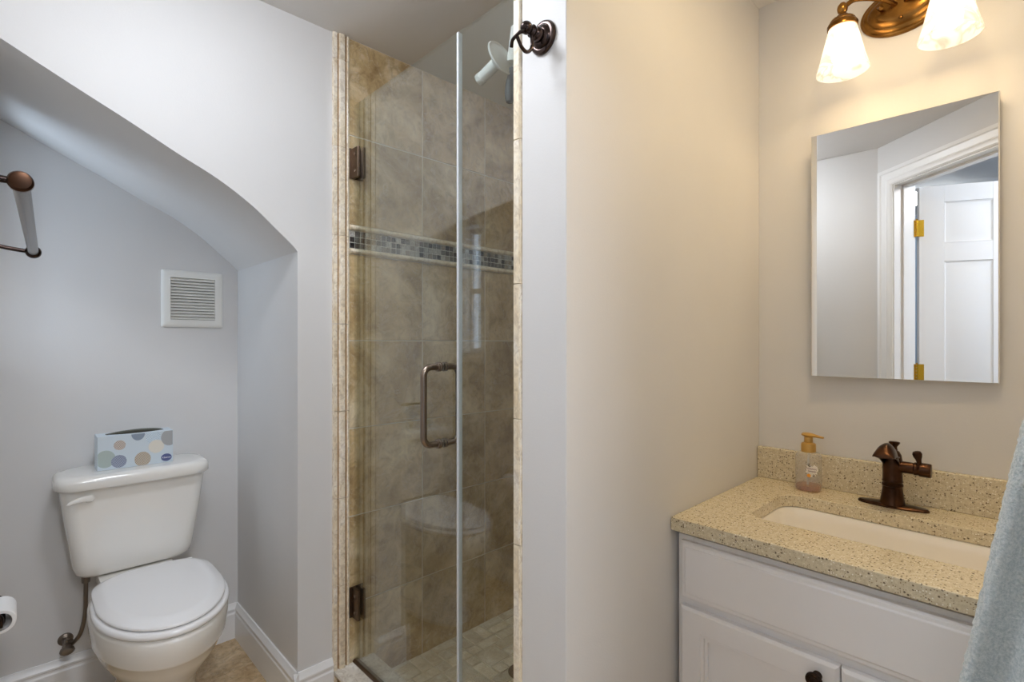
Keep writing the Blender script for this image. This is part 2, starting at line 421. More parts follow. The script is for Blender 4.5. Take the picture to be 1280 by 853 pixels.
for z in (1.885, 1.10, .28):
    bm = lf(-.034, -.004, -.004, .003, z-.045, z+.045); lf(.004, .034, -.004, .003, z-.045, z+.045, bm)
    for k in range(5): lathe([(.0058, 0), (.0058, .0165)], hinge+LN*.005+UP*(z-.045+k*.018), n=16, bm=bm)
    lathe([(.004, 0), (.006, .003), (.002, .007)], hinge+LN*.005+UP*(z+.045), n=16, bm=bm)
    obj('door_hinge', bm, M_BRASS, door, bev=.0006, seg=1)
bm = lathe([(.032, 0), (.032, .004), (.012, .008), (.011, .03), (.026, .042), (.029, .056), (.02, .066), (0, .068)], hinge+LD*.69+UP*1.0, LN, 28)
lathe([(.032, 0), (.032, .004), (.012, .008), (.011, .03), (.026, .042), (.029, .056), (.02, .066), (0, .068)], hinge+LD*.69+UP*1.0-LN*.035, -LN, 28, bm)
obj('door_handle', bm, M_BRASS, door)

# small window of the niche, seen only as a reflection in the shower glass
win = bpy.data.objects.new('window_1', None); C.objects.link(win); win.location = ((WX0+WX1)/2, WE, WZ0); win['kind'] = 'structure'
bm = bmesh.new()
for a in ((WX0-.045, WX0, WZ0-.05, WZ1+.05), (WX1, WX1+.05, WZ0-.05, WZ1+.05), (WX0, WX1, WZ1, WZ1+.05), (WX0, WX1, WZ0-.05, WZ0)):
    box(a[0], a[1], WE, WE+.016, a[2], a[3], bm)
box(WX0-.06, WX1+.06, WE, WE+.03, WZ0-.012, WZ0+.008, bm)
obj('window_casing', bm, M_TRIM, win, bev=.003)
bm = bmesh.new()
for a in ((WX0, WX0+.015, WZ0, WZ1), (WX1-.015, WX1, WZ0, WZ1), (WX0+.015, WX1-.015, WZ1-.03, WZ1), (WX0+.015, WX1-.015, WZ0, WZ0+.03), (WX0+.015, WX1-.015, 1.545, 1.575)):
    box(a[0], a[1], WE-.08, WE-.05, a[2], a[3], bm)
obj('window_frame', bm, M_TRIM, win, bev=.002)
obj('window_pane', box(WX0+.015, WX1-.015, WE-.067, WE-.063, WZ0+.03, WZ1-.03), M_PANE, win, flat=True)

# baseboards: moulded profile (distance from wall, height)
BP = [(0, 0), (.015, 0), (.015, .108), (.012, .114), (.012, .120), (.0145, .124), (.0145, .130), (.008, .141), (.005, .150), (0, .150)]
def base(name, p, q, inward):
    p, q, n = Vector(p+(0,)), Vector(q+(0,)), Vector(inward+(0,))
    struct(name, loft([[e+n*a+UP*b for a, b in BP] for e in (p, q)]), M_TRIM, ang=20)
base('baseboard_niche_right', (NB, .6765), (WL+.015, .6765), (0, -1))
base('baseboard_niche_back', (NB, WE), (NB, .6765), (1, 0))
base('baseboard_left', (WL, .6615), (WL, .797), (1, 0))
base('baseboard_entry', (NB, WE), (-.52, WE), (0, 1))
base('baseboard_partition', (PX1, PY+.01), (PX1, 1.19), (1, 0))
base('baseboard_partition_end', (PX0, PY), (PX1, PY), (0, -1))

# shower: tiles, mosaic band, liners, curb, mosaic floor
TX = WL+.008
zs = [-.011+.0, .315, .634, .9525, 1.271]      # joints below the band
BZ0, BZ1 = 1.585, 1.690
def rows_z():
    return [(.0, .315), (.315, .634), (.634, .9525), (.9525, 1.271), (1.271, BZ0), (BZ1, 2.014), (2.014, CZ)]
g = .0019
bm = bmesh.new()
ys = [.857, 1.172, 1.505, WM-.008]
for z0, z1 in rows_z():
    for y0, y1 in zip(ys, ys[1:]): box(WL, TX, y0+(g if y0 > .86 else 0), y1-g, z0+g, z1-g, bm)
struct('wall_shower_left', bm, M_TRAV, bev=.0012, seg=1)
struct('wall_shower_left_grout', box(WL, TX-.0022, .857, WM, 0, CZ), M_GROUT, flat=True)
bm = bmesh.new(); xs = [TX, -1.42, -1.10, PX0-.008]
for z0, z1 in rows_z():
    for a, b in zip(xs, xs[1:]): box(a+g, b-g, WM-.008, WM, z0+g, z1-g, bm)
box(TX, PX0, WM-.006, WM, 0, CZ, bm)
struct('wall_shower_back', bm, M_TRAV)
bm = bmesh.new()
for z0, z1 in rows_z():
    for a, b in zip([.80, 1.12, 1.44, WM-.008], [1.12, 1.44, WM-.008]): box(PX0-.008, PX0, a+g, b-g, z0+g, z1-g, bm)
box(PX0-.006, PX0, .80, WM, 0, CZ, bm)
struct('wall_shower_right', bm, M_TRAV)
# mosaic band
bm = bmesh.new(); mo = bmesh.new()
box(WL, TX-.001, .857, WM-.008, BZ0, BZ1, bm)
struct('trim_3', bm, M_GROUTD, flat=True)
t = .0213; y = .858; 
while y+t < WM-.008:
    for k in range(3): box(TX-.003, TX+.001, y+.0011, y+t-.0011, 1.6055+k*t+.0011, 1.6055+(k+1)*t-.0011, mo)
    y += t
struct('trim_4', mo, M_MOSAIC, bev=.0006, seg=1)
for nm, z0, z1 in (('trim_5', 1.5855, 1.6045), ('trim_6', 1.671, 1.690)):
    bm = bmesh.new(); yy = [.857, 1.16, 1.47, WM-.008]; r = (z1-z0)/2
    pr = [(0, -r), (.006, -r)]+[(.006+.011*math.cos(a), r*math.sin(a)) for a in [math.radians(-80+i*16) for i in range(11)]]+[(.006, r), (0, r)]
    for a, b in zip(yy, yy[1:]):
        loft([[(WL+.004+p[0], v, (z0+z1)/2+p[1]) for p in pr] for v in (a+.0006, b-.0006)], bm)
    struct(nm, bm, M_TRAVTRIM)
# moulded travertine column on the left wall
bm = bmesh.new(); hz = [.0, .10, .40, .71, 1.02, 1.33, 1.645, 1.96, 2.27, CZ]
pr = [(.797, 0), (.797, .009), (.799, .012), (.811, .012), (.8125, .006), (.8150, .006), (.8165, .012), (.820, .0165), (.829, .018), (.838, .0165), (.8405, .012), (.842, .006), (.8445, .006), (.846, .012), (.850, .015), (.855, .013), (.857, .008), (.857, 0)]
for a, b in zip(hz, hz[1:]):
    loft([[(WL+h, yv, z) for yv, h in pr] for z in (a+.0008, b-.0008)], bm)
bm.faces.ensure_lookup_table()
for f in bm.faces:
    c = f.calc_center_median(); 
    if .8105 < c.y < .8165 or .8395 < c.y < .8465: f.material_index = 1
struct('trim_7', bm, M_TRAVTRIM, mats=[M_TRAVTRIM, M_TRAVGROOVE], ang=25)
# jamb strip on the partition end
bm = bmesh.new(); hz = [.105, .20, .515, .83, 1.10, 1.39, 1.70, 2.00, 2.30, CZ]
for a, b in zip(hz, hz[1:]):
    loft([[(x, yv, z) for x, yv in ((PX0, .800), (PX0-.022, .800), (PX0-.022, .771), (PX0-.019, .7675), (PX0-.003, .7675), (PX0, .770))] for z in (a+.0008, b-.0008)], bm)
box(PX0-.021, PX0-.001, .772, .80, .105, CZ, bm)
struct('trim_8', bm, M_TRAVTRIM, bev=.0008, seg=1)
# curb
bm = box(WL, PX0, .815, .945, 0, .09)
struct('trim_9', bm, M_TRAV, bev=.002)
bm = bmesh.new()
for a, b in ((WL+.0005, -1.44), (-1.438, -1.11), (-1.108, PX0-.0225)): box(a, b, .799, .955, .09, .105, bm)
struct('trim_10', bm, M_CURB, bev=.003)
# tumbled stone floor of the shower
rnd = random.Random(3); bm = bmesh.new()
box(WL, PX0, .945, WM, 0, .008, bm)
pb = bmesh.new()
cell = .052; nx = int((PX0-.01-(TX+.002))/cell)+1; ny = int((WM-.01-.947)/cell)+1
used = set()
for i in range(nx):
    for j in range(ny):
        if (i, j) in used: continue
        opt = rnd.choice([(1, 1), (2, 1), (1, 2), (2, 1), (1, 2), (2, 2)])
        w_, h_ = opt
        if any((i+a, j+b) in used or i+a >= nx or j+b >= ny for a in range(w_) for b in range(h_)): w_ = h_ = 1
        for a in range(w_):
            for b in range(h_): used.add((i+a, j+b))
        x0, y0 = TX+.002+i*cell, .947+j*cell
        x1, y1 = min(x0+w_*cell-.003, PX0-.010), min(y0+h_*cell-.003, WM-.010)
        if x1-x0 < .01 or y1-y0 < .01: continue
        if (x0+x1)/2 < -1.33 and abs((x0+x1)/2+1.40) < .07 and abs((y0+y1)/2-1.357) < .07:
            pass
        box(x0+rnd.uniform(0, .002), x1-rnd.uniform(0, .002), y0+rnd.uniform(0, .002), y1-rnd.uniform(0, .002), .006, .0125+rnd.uniform(0, .0012), pb)
struct('floor_shower', pb, M_PEBBLE, bev=.002)
struct('floor_shower_grout', bm, M_GROUT, flat=True)
dr = thing('shower_drain', 'round bronze drain set in the pale stone shower floor', 'drain', (-1.375, 1.375, .0137))
obj('drain_ring', lathe([(.036, 0), (.052, 0), (.052, .002), (.048, .0035), (.036, .0025)], (-1.375, 1.375, .0137), n=40), M_HINGE, dr)
bm = lathe([(.037, 0), (.037, .0015)], (-1.375, 1.375, .0140), n=32)
for i in range(-2, 3): box(-1.375-.022, -1.375+.022, 1.375+i*.011-.0018, 1.375+i*.011+.0018, .0152, .0162, bm)
obj('drain_grate', bm, M_BLACK, dr)

# ------------------------------------------------------------------ shower glass
GY = .882; GX = -1.125; GZ0, GZ1 = .117, 2.125
sd = thing('shower_door', 'frameless clear glass shower door with bronze pull handle and hinges', 'shower door', (WL, GY, .105))
obj('glass_panel', box(WL+.006, GX-.004, GY-.005, GY+.005, GZ0, GZ1), M_GLASS, sd, flat=True)
obj('edge_seal', box(GX-.006, GX+.002, GY-.008, GY+.008, GZ0, GZ1), M_SEAL, sd, bev=.002)
for z in (1.265+.645, 1.265-.94):
    bm = box(WL+.010, WL+.055, GY-.016, GY-.0055, z-.055, z+.055); box(WL+.010, WL+.055, GY+.0055, GY+.016, z-.055, z+.055, bm)
    h = obj('hinge', bm, M_HINGE, sd, bev=.002)
    bm = box(TX+.0005, TX+.005, GY-.028, GY+.028, z-.055, z+.055); box(TX+.004, WL+.020, GY-.010, GY+.010, z-.02, z+.02, bm)
    obj('hinge_plate', bm, M_HINGE, h, bev=.0015)
    bm = bmesh.new()
    for k in (-.03, .03): lathe([(.006, 0), (.006, .0015), (.0035, .0015), (.003, .0005)], (WL+.036, GY-.016, z+k), (0, -1, 0), 16, bm)
    obj('hinge_screw', bm, M_NICKEL, h)
HX, HZ0, HZ1 = -1.211, .972, 1.194
bm = bmesh.new()
for sg in (-1, 1):
    R = .025; yo = GY+sg*.062; pts = [(HX, GY+sg*.006, HZ1)]
    for k in range(9):
        a = math.radians(90*k/8); pts.append((HX, yo-sg*R+sg*R*math.sin(a), HZ1-R+R*math.cos(a)))
    for k in range(9):
        a = math.radians(90*k/8); pts.append((HX, yo-sg*R+sg*R*math.cos(a), HZ0+R-R*math.sin(a)))
    pts.append((HX, GY+sg*.006, HZ0)); tube(pts, .0095, 20, bm)
hd = obj('pull_handle', bm, M_NICKEL, sd)
for z in (HZ0, HZ1):
    bm = bmesh.new()
    for sg in (-1, 1): lathe([(.013, .0052), (.014, .007), (.014, .010), (.0115, .012), (.0135, .0135), (.0135, .0165), (.0105, .0185)], (HX, GY, z), (0, sg, 0), 28, bm)
    obj('handle_washer', bm, M_NICKEL, hd)
sp = thing('shower_glass_panel', 'narrow fixed clear glass panel beside the shower door, against the tiled jamb', 'glass panel', (GX+.1, GY, .105))
obj('glass_panel', box(GX+.004, PX0-.009, GY-.005, GY+.005, .111, GZ1), M_GLASS, sp, flat=True)
bm = box(GX, PX0-.009, GY-.011, GY+.011, .1055, .111); box(GX, PX0-.009, GY-.011, GY-.0055, .111, .122, bm); box(GX, PX0-.009, GY+.0055, GY+.011, .111, .122, bm)
obj('bottom_channel', bm, M_HINGE, sp, bev=.0008, seg=1)
th = obj('threshold_strip', lathe([(.0005, 0)], (0, 0, 0)) if False else prism([(GY-.012, .1055), (GY+.012, .1055), (GY+.012, .110), (GY+.006, .1155), (GY-.006, .1155), (GY-.012, .110)], WL+.009, GX-.001), M_HINGE, None, bev=.0008)
tag(th, 'bronze metal sweep strip along the curb under the shower door', 'threshold strip')

# shower head behind the jamb
sh = thing('handheld_shower', 'white translucent funnel-shaped hand shower with dark grey bulb handle behind the glass', 'hand shower', (PX0-.008, 1.02, 2.10))
cv = Vector((-.6934*0-.7206, .6934, 0)); rt = Vector((.6934, .7206, 0))
def sp3(x, y, t):     # a point in the room
    return (cv+rt*((x-640)/640)+UP*((428-y)/640))*t+UP*CAM_H
T0 = 1.42; rim = sp3(627, 73, T0); ax = (-rt*.70+cv*.62-UP*.33).normalized()
obj('funnel', lathe([(.0, -.010), (.016, -.009), (.034, -.005), (.046, -.001), (.0475, -.003), (.050, -.004), (.052, -.001), (.050, .002), (.044, .006), (.032, .012), (.021, .019), (.015, .024), (.0, .025)], rim, ax, 40), M_CLEARGREY, sh)
obj('spout', lathe([(.012, .018), (.0165, .022), (.0155, .080), (.017, .082), (.017, .094), (.013, .096), (.012, .094), (.012, .024)], rim, ax, 32), M_CLEARGREY, sh)
b0, b1 = sp3(640.5, 80, T0+.01), sp3(646, 36, T0+.03)
obj('neck', tube(smoothpts([b0, (b0+b1)/2+rt*.001, b1], 6), .017, 24), M_CLEARGREY, sh)
b2 = sp3(637, 129, T0)
obj('bulb_handle', lathe([(.004, 0), (.010, .003), (.014, .014), (.0158, .03), (.0158, .045), (.0145, .060), (.0115, .078), (.010, .092), (.0105, .1)], b2, (b0-b2), 28), M_RUBBER, sh)
am = [Vector((PX0-.009, 1.03, 2.11)), Vector((PX0-.05, 1.03, 2.125)), b1+(b1-b0)*.15+rt*.02, b1]
obj('arm', tube(smoothpts(am, 8), .009, 16), M_NICKEL, sh)
obj('wall_flange', lathe([(.026, 0), (.026, .003), (.018, .009), (.010, .012)], (PX0-.0085, 1.03, 2.11), (-1, 0, 0), 28), M_NICKEL, sh)

# robe hook on the partition end
hk = thing('robe_hook', 'dark bronze robe hook with round rosette on the partition end beside the shower', 'hook', (-.7095, PY, 1.885))
hc = Vector((-.7095, PY, 1.887))
obj('rosette', lathe([(.033, 0), (.034, .003), (.032, .007), (.027, .009), (.024, .0085), (.0225, .0115), (.018, .015), (.0135, .016)], hc, (0, -1, 0), 44), M_ORB2, hk)
obj('post', lathe([(.0135, .014), (.015, .019), (.0135, .024), (.0095, .027), (.0085, .030), (.0115, .033), (.0125, .036), (.0095, .039), (.0075, .041)], hc, (0, -1, 0), 32), M_ORB2, hk)
obj('ball_finial', lathe([(.0125*math.sin(PI*i/12), .051-.0125*math.cos(PI*i/12)) for i in range(13)], hc, (0, -1, 0), 32), M_ORB2, hk)
jp = [hc+Vector(p) for p in ((0, -.037, -.006), (0, -.035, -.026), (.0, -.040, -.040), (0, -.052, -.048), (0, -.064, -.044), (0, -.072, -.035), (0, -.077, -.027))]
bm = tube(smoothpts(jp, 6), .0036, 14)
tb = [hc+Vector(p) for p in ((.018, -.074, -.025), (.009, -.078, -.024), (0, -.079, -.027), (-.011, -.079, -.032), (-.018, -.075, -.041))]
tube(smoothpts(tb, 6), .0036, 14, bm)
obj('hook_arm', bm, M_ORB2, hk)

# ------------------------------------------------------------------ toilet
TY = .302
def srect(z, x0, x1, hw, r, n=7): return [(x, y, z) for x, y in rrect((x0+x1)/2, TY, (x1-x0)/2, hw, r, n)]
def egg(z, x0, x1, hw, cy=.330, n=56, back=.55, mid=.44):
    cx = x0+(x1-x0)*mid; out = []
    for i in range(n):
        a = 2*PI*i/n; c, s = math.cos(a), math.sin(a)
        x = cx+(x1-cx)*c if c >= 0 else cx-(cx-x0)*abs(c)**back
        e = 1.0 if c >= 0 else (.85 if back > .4 else .70)
        out.append((x, cy+hw*math.copysign(abs(s)**e, s), z))
    return out
toi = thing('toilet', 'white porcelain toilet with closed lid in the arched niche', 'toilet', (-2.0, TY, 0))
# tank: tapers downwards, rounded lower corners
tk = []
for z, x1, hw, r in ((.462, -2.262, .118, .03), (.464, -2.248, .140, .035), (.470, -2.234, .156, .04), (.482, -2.226, .167, .042), (.505, -2.220, .174, .042), (.56, -2.214, .181, .042), (.66, -2.206, .195, .042), (.74, -2.202, .205, .042), (.776, -2.200, .210, .042), (.779, -2.204, .206, .04)):
    tk.append(srect(z, -2.385, x1, hw, r))
obj('tank', loft(tk), M_PORC, toi, ang=50)
def lidr(z, d, r=.07): return srect(z, -2.392+d*.3, -2.168-d, .223-d, r, 9)
obj('tank_lid', loft([lidr(.776, .012), lidr(.7775, .004), lidr(.782, 0), lidr(.806, 0), lidr(.815, .004), lidr(.820, .012), lidr(.8215, .03)]), M_PORC, toi, ang=60)
# lever
lv = Vector((-2.203, .155, .745))
bm = lathe([(.013, 0), (.013, .006), (.010, .010), (.005, .012)], lv+Vector((0, .012, 0)), (1, 0, 0), 24)
rings = []
for k in range(13):
    f = k/12; yy = lv.y+.026-.072*f; w_ = .0125*(1-.55*f)*(1 if 0 < k < 12 else .35); xx = lv.x+.012+.010*math.sin(f*PI*.6); zz = lv.z+.002-.008*f*f+.004*math.sin(f*PI)
    rings.append([(xx+.0045*math.cos(a)*(1 if 0 < k < 12 else .4), yy, zz+w_*math.sin(a)) for a in [2*PI*i/16 for i in range(16)]])
loft(rings, bm); obj('flush_lever', bm, M_PORC, toi, ang=60)
# bowl with foot
B = -2.20
bowl = [egg(.000, -2.30, -1.80, .120, back=.6), egg(.012, -2.30, -1.795, .122, back=.6), egg(.03, -2.295, -1.80, .116, back=.6), egg(.10, -2.28, -1.815, .104, back=.6), egg(.17, -2.27, -1.815, .104, back=.6),
        egg(.215, -2.26, -1.80, .112, back=.6), egg(.25, -2.25, -1.775, .128), egg(.285, -2.24, -1.742, .147), egg(.32, -2.235, -1.712, .163), egg(.350, -2.23, -1.694, .172), egg(.354, -2.23, -1.689, .1755),
        egg(.359, -2.23, -1.687, .177), egg(.40, -2.225, -1.678, .180), egg(.425, -2.225, -1.676, .180), egg(.434, -2.225, -1.679, .177), egg(.438, -2.225, -1.69, .167)]
obj('bowl', loft(bowl), M_PORC, toi, ang=60)
obj('tank_shelf', loft([srect(z, -2.375, -2.16, h, .04) for z, h in ((.25, .06), (.33, .09), (.40, .105), (.445, .11), (.460, .107))]), M_PORC, toi, ang=60)
seat = [egg(.440, -2.165, -1.690, .167), egg(.441, -2.165, -1.682, .174), egg(.446, -2.165, -1.677, .178), egg(.454, -2.165, -1.678, .177), egg(.459, -2.165, -1.684, .172), egg(.4595, -2.165, -1.70, .158)]
obj('seat', loft(seat), M_SEAT, toi, ang=60)
def lg(z, d): return egg(z, -2.184+d*.6, -1.688-d*1.15, .169-d, back=.36, n=72)
lid = [lg(.461, .012), lg(.462, .005), lg(.466, 0), lg(.471, .0005), lg(.4735, .004), lg(.482, .0225), lg(.4845, .029), lg(.4855, .040)]
obj('lid', loft(lid), M_SEAT, toi, ang=60)
for s_ in (-1, 1):
  bm = lathe([(.010, -.026), (.010, 0), (.012, .002), (.012, .026), (.010, .028), (.010, .054)], (-2.182, .330+s_*.075, .462), (0, 1, 0), 20)
  obj('seat_hinge', bm, M_SEAT, toi)
hp = smoothpts([(-2.30, .166, .462), (-2.302, .166, .40), (-2.304, .164, .32), (-2.315, .152, .255), (-2.338, .132, .218)], 10)
bm = tube(hp, .0065, 14); lathe([(.011, -.03), (.012, -.02), (.012, 0)], (-2.30, .166, .463), n=6, bm=bm); lathe([(.010, 0), (.010, .018)], (-2.346, .124, .212), (.3, .4, 1), 6, bm)
obj('supply_hose', bm, M_STEEL, toi)
va = thing('shutoff_valve', 'small metal water shutoff valve on the wall beneath the toilet tank', 'valve', (NB, .118, .212))
bm = lathe([(.022, 0), (.020, .004), (.012, .008), (.010, .010), (.010, .06), (.013, .062), (.013, .082)], (NB, .118, .212), (1, 0, 0), 24)
lathe([(.008, 0), (.008, .02)], (NB+.055, .118, .215), (.0, .1, 1), 16, bm)
obj('valve_body', bm, M_STEEL, va)
obj('valve_knob', lathe([(.010, .084), (.020, .086), (.021, .096), (.016, .104), (.006, .106)], (NB, .118, .212), (1, 0, 0), 12, sy=.7), M_STEEL, va)

# tissue box on the tank lid
bx = thing('tissue_box', 'pale blue tissue box with coloured dots standing on the toilet tank', 'tissue box', (-2.285, .303, .8218))
X1, X0, Y0, Y1, Z0, Z1 = -2.246, -2.332, .192, .412, .8218, .939
tb_ = obj('carton', box(X0, X1, Y0, Y1, Z0, Z1), M_BOX, bx, bev=.0015)
def disc(cy, cz, ry, rz, depth, bm, n=28, hx=.0003):
    """flat ink disc on the front of the carton, clipped to the face"""
    pts = [(X1+depth+hx, min(max(cy+ry*math.cos(2*PI*i/n), Y0+.0015), Y1-.0015), min(max(cz+rz*math.sin(2*PI*i/n), Z0+.0015), Z1-.0015)) for i in range(n)]
    loft([[(X1-.0002, p[1], p[2]) for p in pts], pts], bm)
def fy(u): return Y0+(Y1-Y0)*u
def fz(v): return Z0+(Z1-Z0)*v
inks = [('dot_mint', (176, 190, 186), [(.10, .33, .028, .030)]), ('dot_taupe', (158, 146, 138), [(.28, .70, .017, .017)]), ('dot_slate', (112, 120, 140), [(.27, .22, .022, .022)]),
        ('dot_grey', (138, 152, 170), [(.52, .99, .020, .024)]), ('dot_sand', (150, 138, 122), [(.58, .20, .024, .026)]), ('dot_blue', (168, 184, 200), [(.72, .90, .022, .030)]),
        ('dot_cream', (226, 222, 212), [(.765, .54, .024, .024)]), ('dot_greyer', (168, 170, 172), [(.95, .78, .026, .030)])]
for k, (nm, col, L_) in enumerate(inks):
    bm = bmesh.new()
    for q_ in L_: disc(fy(q_[0]), fz(q_[1]), q_[2], q_[3], .00012*k, bm)
    m_ = mat(nm, col, .5)
    if nm in ('dot_slate', 'dot_sand', 'dot_taupe', 'dot_blue'):
        tt = N(m_, 'ShaderNodeTexCoord'); br = N(m_, 'ShaderNodeTexBrick', Scale=1.0); mp = N(m_, 'ShaderNodeVectorRotate', rotation_type='Y_AXIS'); mp.inputs['Angle'].default_value = PI/2
        mp2 = N(m_, 'ShaderNodeVectorRotate', rotation_type='X_AXIS'); L(m_, tt.outputs['Object'], mp.inputs['Vector'])
        ck = N(m_, 'ShaderNodeTexChecker', Scale=330.0); L(m_, tt.outputs['Object'], ck.inputs['Vector']); ck.inputs[1].default_value = lin(col); ck.inputs[2].default_value = lin(tuple(min(255, v+62) for v in col))
        m_.node_tree.nodes.remove(br); L(m_, ck.outputs[0], bsdf(m_).inputs['Base Color'])
    obj('printed_dot', bm, m_, tb_, flat=True)
bm = bmesh.new(); disc(fy(.905), fz(.16), .0165, .0135, .0011, bm); lo = obj('logo_oval', bm, mat('logo_blue', (84, 92, 138), .5), tb_, flat=True)
def text(body, size, loc, rot, m, parent, ext=.0003, name='lettering'):
    cu = bpy.data.curves.new(name, 'FONT'); cu.body = body; cu.size = size; cu.align_x = 'CENTER'; cu.align_y = 'CENTER'; cu.extrude = ext
    cu.shear = .25
    tmp = bpy.data.objects.new('tmp', cu); C.objects.link(tmp)
    dg = bpy.context.evaluated_depsgraph_get(); me = bpy.data.meshes.new_from_object(tmp.evaluated_get(dg)); bpy.data.objects.remove(tmp)
    me.transform(Matrix.Translation(Vector(loc)) @ rot.to_4x4() @ Matrix.Identity(4)); me.transform(Matrix.Translation(-world_off(parent)))
    me.materials.clear(); me.materials.append(m); o = bpy.data.objects.new(name, me); C.objects.link(o); o.parent = parent; return o
RX = Matrix(((0, 0, 1), (1, 0, 0), (0, 1, 0)))     # text facing +X, reading towards +Y
M_INKW = mat('white_ink', (240, 240, 246), .5)
text('Kleenex', .0085, (X1+.0017, fy(.905), fz(.16)), RX, M_INKW, tb_)
# dark slot with lifted film on the top of the carton
bm = loft([[(((X0+X1)/2)+.026*sx_*math.cos(a), (Y0+Y1)/2+.078*math.sin(a), z) for a in [2*PI*i/36 for i in range(36)]] for sx_, z in ((1, Z1-.001), (1, Z1+.0006))])
obj('slot', bm, M_BLACK, bx, flat=True)
bm = bmesh.new(); rings = []
for i in range(25):
    f = i/24; yy = fy(.12)+(fy(.89)-fy(.12))*f; h = Z1+.0005+.0125*math.sin(PI*f)**.5*(.75+.25*f)
    rings.append([((X0+X1)/2+.010, yy, Z1+.0003), ((X0+X1)/2+.011, yy, h-.002), ((X0+X1)/2+.004, yy, h), ((X0+X1)/2-.016, yy, h-.003), ((X0+X1)/2-.017, yy, Z1+.0003)])
obj('tissue_film', loft(rings), mat('smoky_film', (92, 92, 82), .15, spec=.8), bx)

# toilet paper and towel bar on the entry wall
PC = Vector((-1.80, -.034, .567))
tp = tag(obj('toilet_paper_roll', lathe([(.0215, 0), (.028, 0), (.0295, .002), (.0295, .098), (.028, .1), (.0215, .1), (.0205, .098), (.0205, .002)][::1], PC, (-1, 0, 0), 44, cap0=False, cap1=False), M_PAPER), 'nearly empty white toilet paper roll on a wall holder left of the toilet', 'toilet paper')
bm = tp.data
hd_ = thing('toilet_paper_holder', 'dark bronze toilet paper holder carrying the roll left of the toilet', 'paper holder', (-1.85, WE, .567))
obj('spindle', lathe([(.0, -.010), (.006, -.008), (.009, 0), (.009, .1), (.006, .108), (0, .11)], PC, (-1, 0, 0), 20), M_ORB2, hd_)
for i, xx in enumerate((PC.x+.014, PC.x-.114)):
    bm = tube(smoothpts([(xx, WE, .60), (xx, WE+.03, .600), (xx, PC.y, .585), (xx, PC.y, .560)], 6), .005, 14)
    obj('holder_arm', bm, M_ORB2, hd_)
    obj('wall_rosette', lathe([(.022, 0), (.022, .004), (.012, .009), (.006, .011)], (xx, WE, .60), (0, 1, 0), 28), M_ORB2, hd_)

tb2 = thing('towel_bar', 'short bronze towel bar with painted grey sheen on the wall at the left edge', 'towel bar', (-1.2, WE, 1.46))
TA, TB_ = Vector((-.872, .001, 1.462)), Vector((-1.525, .022, 1.461))
ad = (TB_-TA).normalized()
obj('bar', tube([TA+ad*.01, TB_-ad*.002], .0088, 24), M_BARM, tb2)
obj('near_rosette', lathe([(.0075, -.010), (.0105, -.0095), (.0120, -.007), (.0105, -.0055), (.0125, -.003), (.0128, .002), (.0115, .008), (.0095, .014), (.009, .018)], TA, ad, 36), M_ORB, tb2)
obj('far_ring', lathe([(.0085, -.012), (.0115, -.010), (.0135, -.006), (.0135, .002), (.0115, .006), (.004, .009)], TB_, ad, 36), M_ORB2, tb2)
for P_, dz, dx in ((TA, .004, .0), (TB_, .03, .0)):
    q1 = Vector((P_.x+dx, WE, P_.z+dz))
    bm = tube(smoothpts([q1, (q1+P_)/2+Vector((0, 0, -dz*.25)), P_], 8), .0045, 14); lathe([(.02, 0), (.021, .004), (.012, .009), (.005, .012)], q1, (0, 1, 0), 28, bm)
    obj('bracket', bm, M_ORB2, tb2)

# wall vent
VY0, VY1, VZ0, VZ1 = .400, .617, 1.325, 1.553
vt = thing('wall_vent', 'square white plastic louvred vent cover on the niche wall above the toilet', 'vent', (NB, (VY0+VY1)/2, VZ0))
def vr(i, h): return [(NB+h, y, z) for y, z in rrect((VY0+VY1)/2, (VZ0+VZ1)/2, (VY1-VY0)/2-i, (VZ1-VZ0)/2-i, max(.006-i*.2, .0015), 4)]
obj('frame', loft([vr(0, .0005), vr(0, .008), vr(.004, .013), vr(.012, .016), vr(.030, .016), vr(.031, .004), vr(.031, .0006)], cap0=False, cap1=False), M_VENT, vt, ang=40)
bm = bmesh.new(); n_ = 14; zz0, zz1 = VZ0+.031, VZ1-.031; p_ = (zz1-zz0)/n_
for k in range(n_):
    z = zz0+p_*(k+.5)
    obox((NB+.0095, (VY0+VY1)/2, z), (1, 0, -.62), (0, 1, 0), (.62, 0, 1), 0.0062, (VY1-VY0)/2-.0312, .0023, bm)
obj('louvres', bm, M_VENT, vt)
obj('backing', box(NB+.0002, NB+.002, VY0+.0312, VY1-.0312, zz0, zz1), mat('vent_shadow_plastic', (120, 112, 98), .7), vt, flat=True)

# ------------------------------------------------------------------ vanity
VX0, VX1, VY = -.642, .105, 1.205
vn = thing('vanity_cabinet', 'white painted vanity cabinet with false drawer front and two doors under the sink', 'cabinet', (-.27, 1.48, 0))
bm = box(VX0, VX0+.018, VY+.0192, WM-.002, .0, .782); box(VX1-.018, VX1, VY+.0192, WM-.002, .0, .782, bm)
box(VX0, VX1, WM-.014, WM-.002, .1, .782, bm); box(VX0+.0185, VX1-.0185, VY+.0192, WM-.015, .09, .108, bm)
box(VX0, VX1, VY, VY+.02, .09, .782, bm) if False else None
for a in ((VX0, VX0+.04, .09, .782), (VX1-.04, VX1, .09, .782), (VX0+.04, VX1-.04, .745, .782), (VX0+.04, VX1-.04, .60, .66), (VX0+.04, VX1-.04, .09, .13), (-.304, -.264, .13, .60)): box(a[0], a[1], VY, VY+.019, a[2], a[3], bm)
obj('cabinet_body', bm, M_CAB, vn, bev=.001, seg=1)
obj('toe_kick', box(VX0+.02, VX1-.02, VY+.06, VY+.075, 0, .09), M_CAB, vn, flat=True)
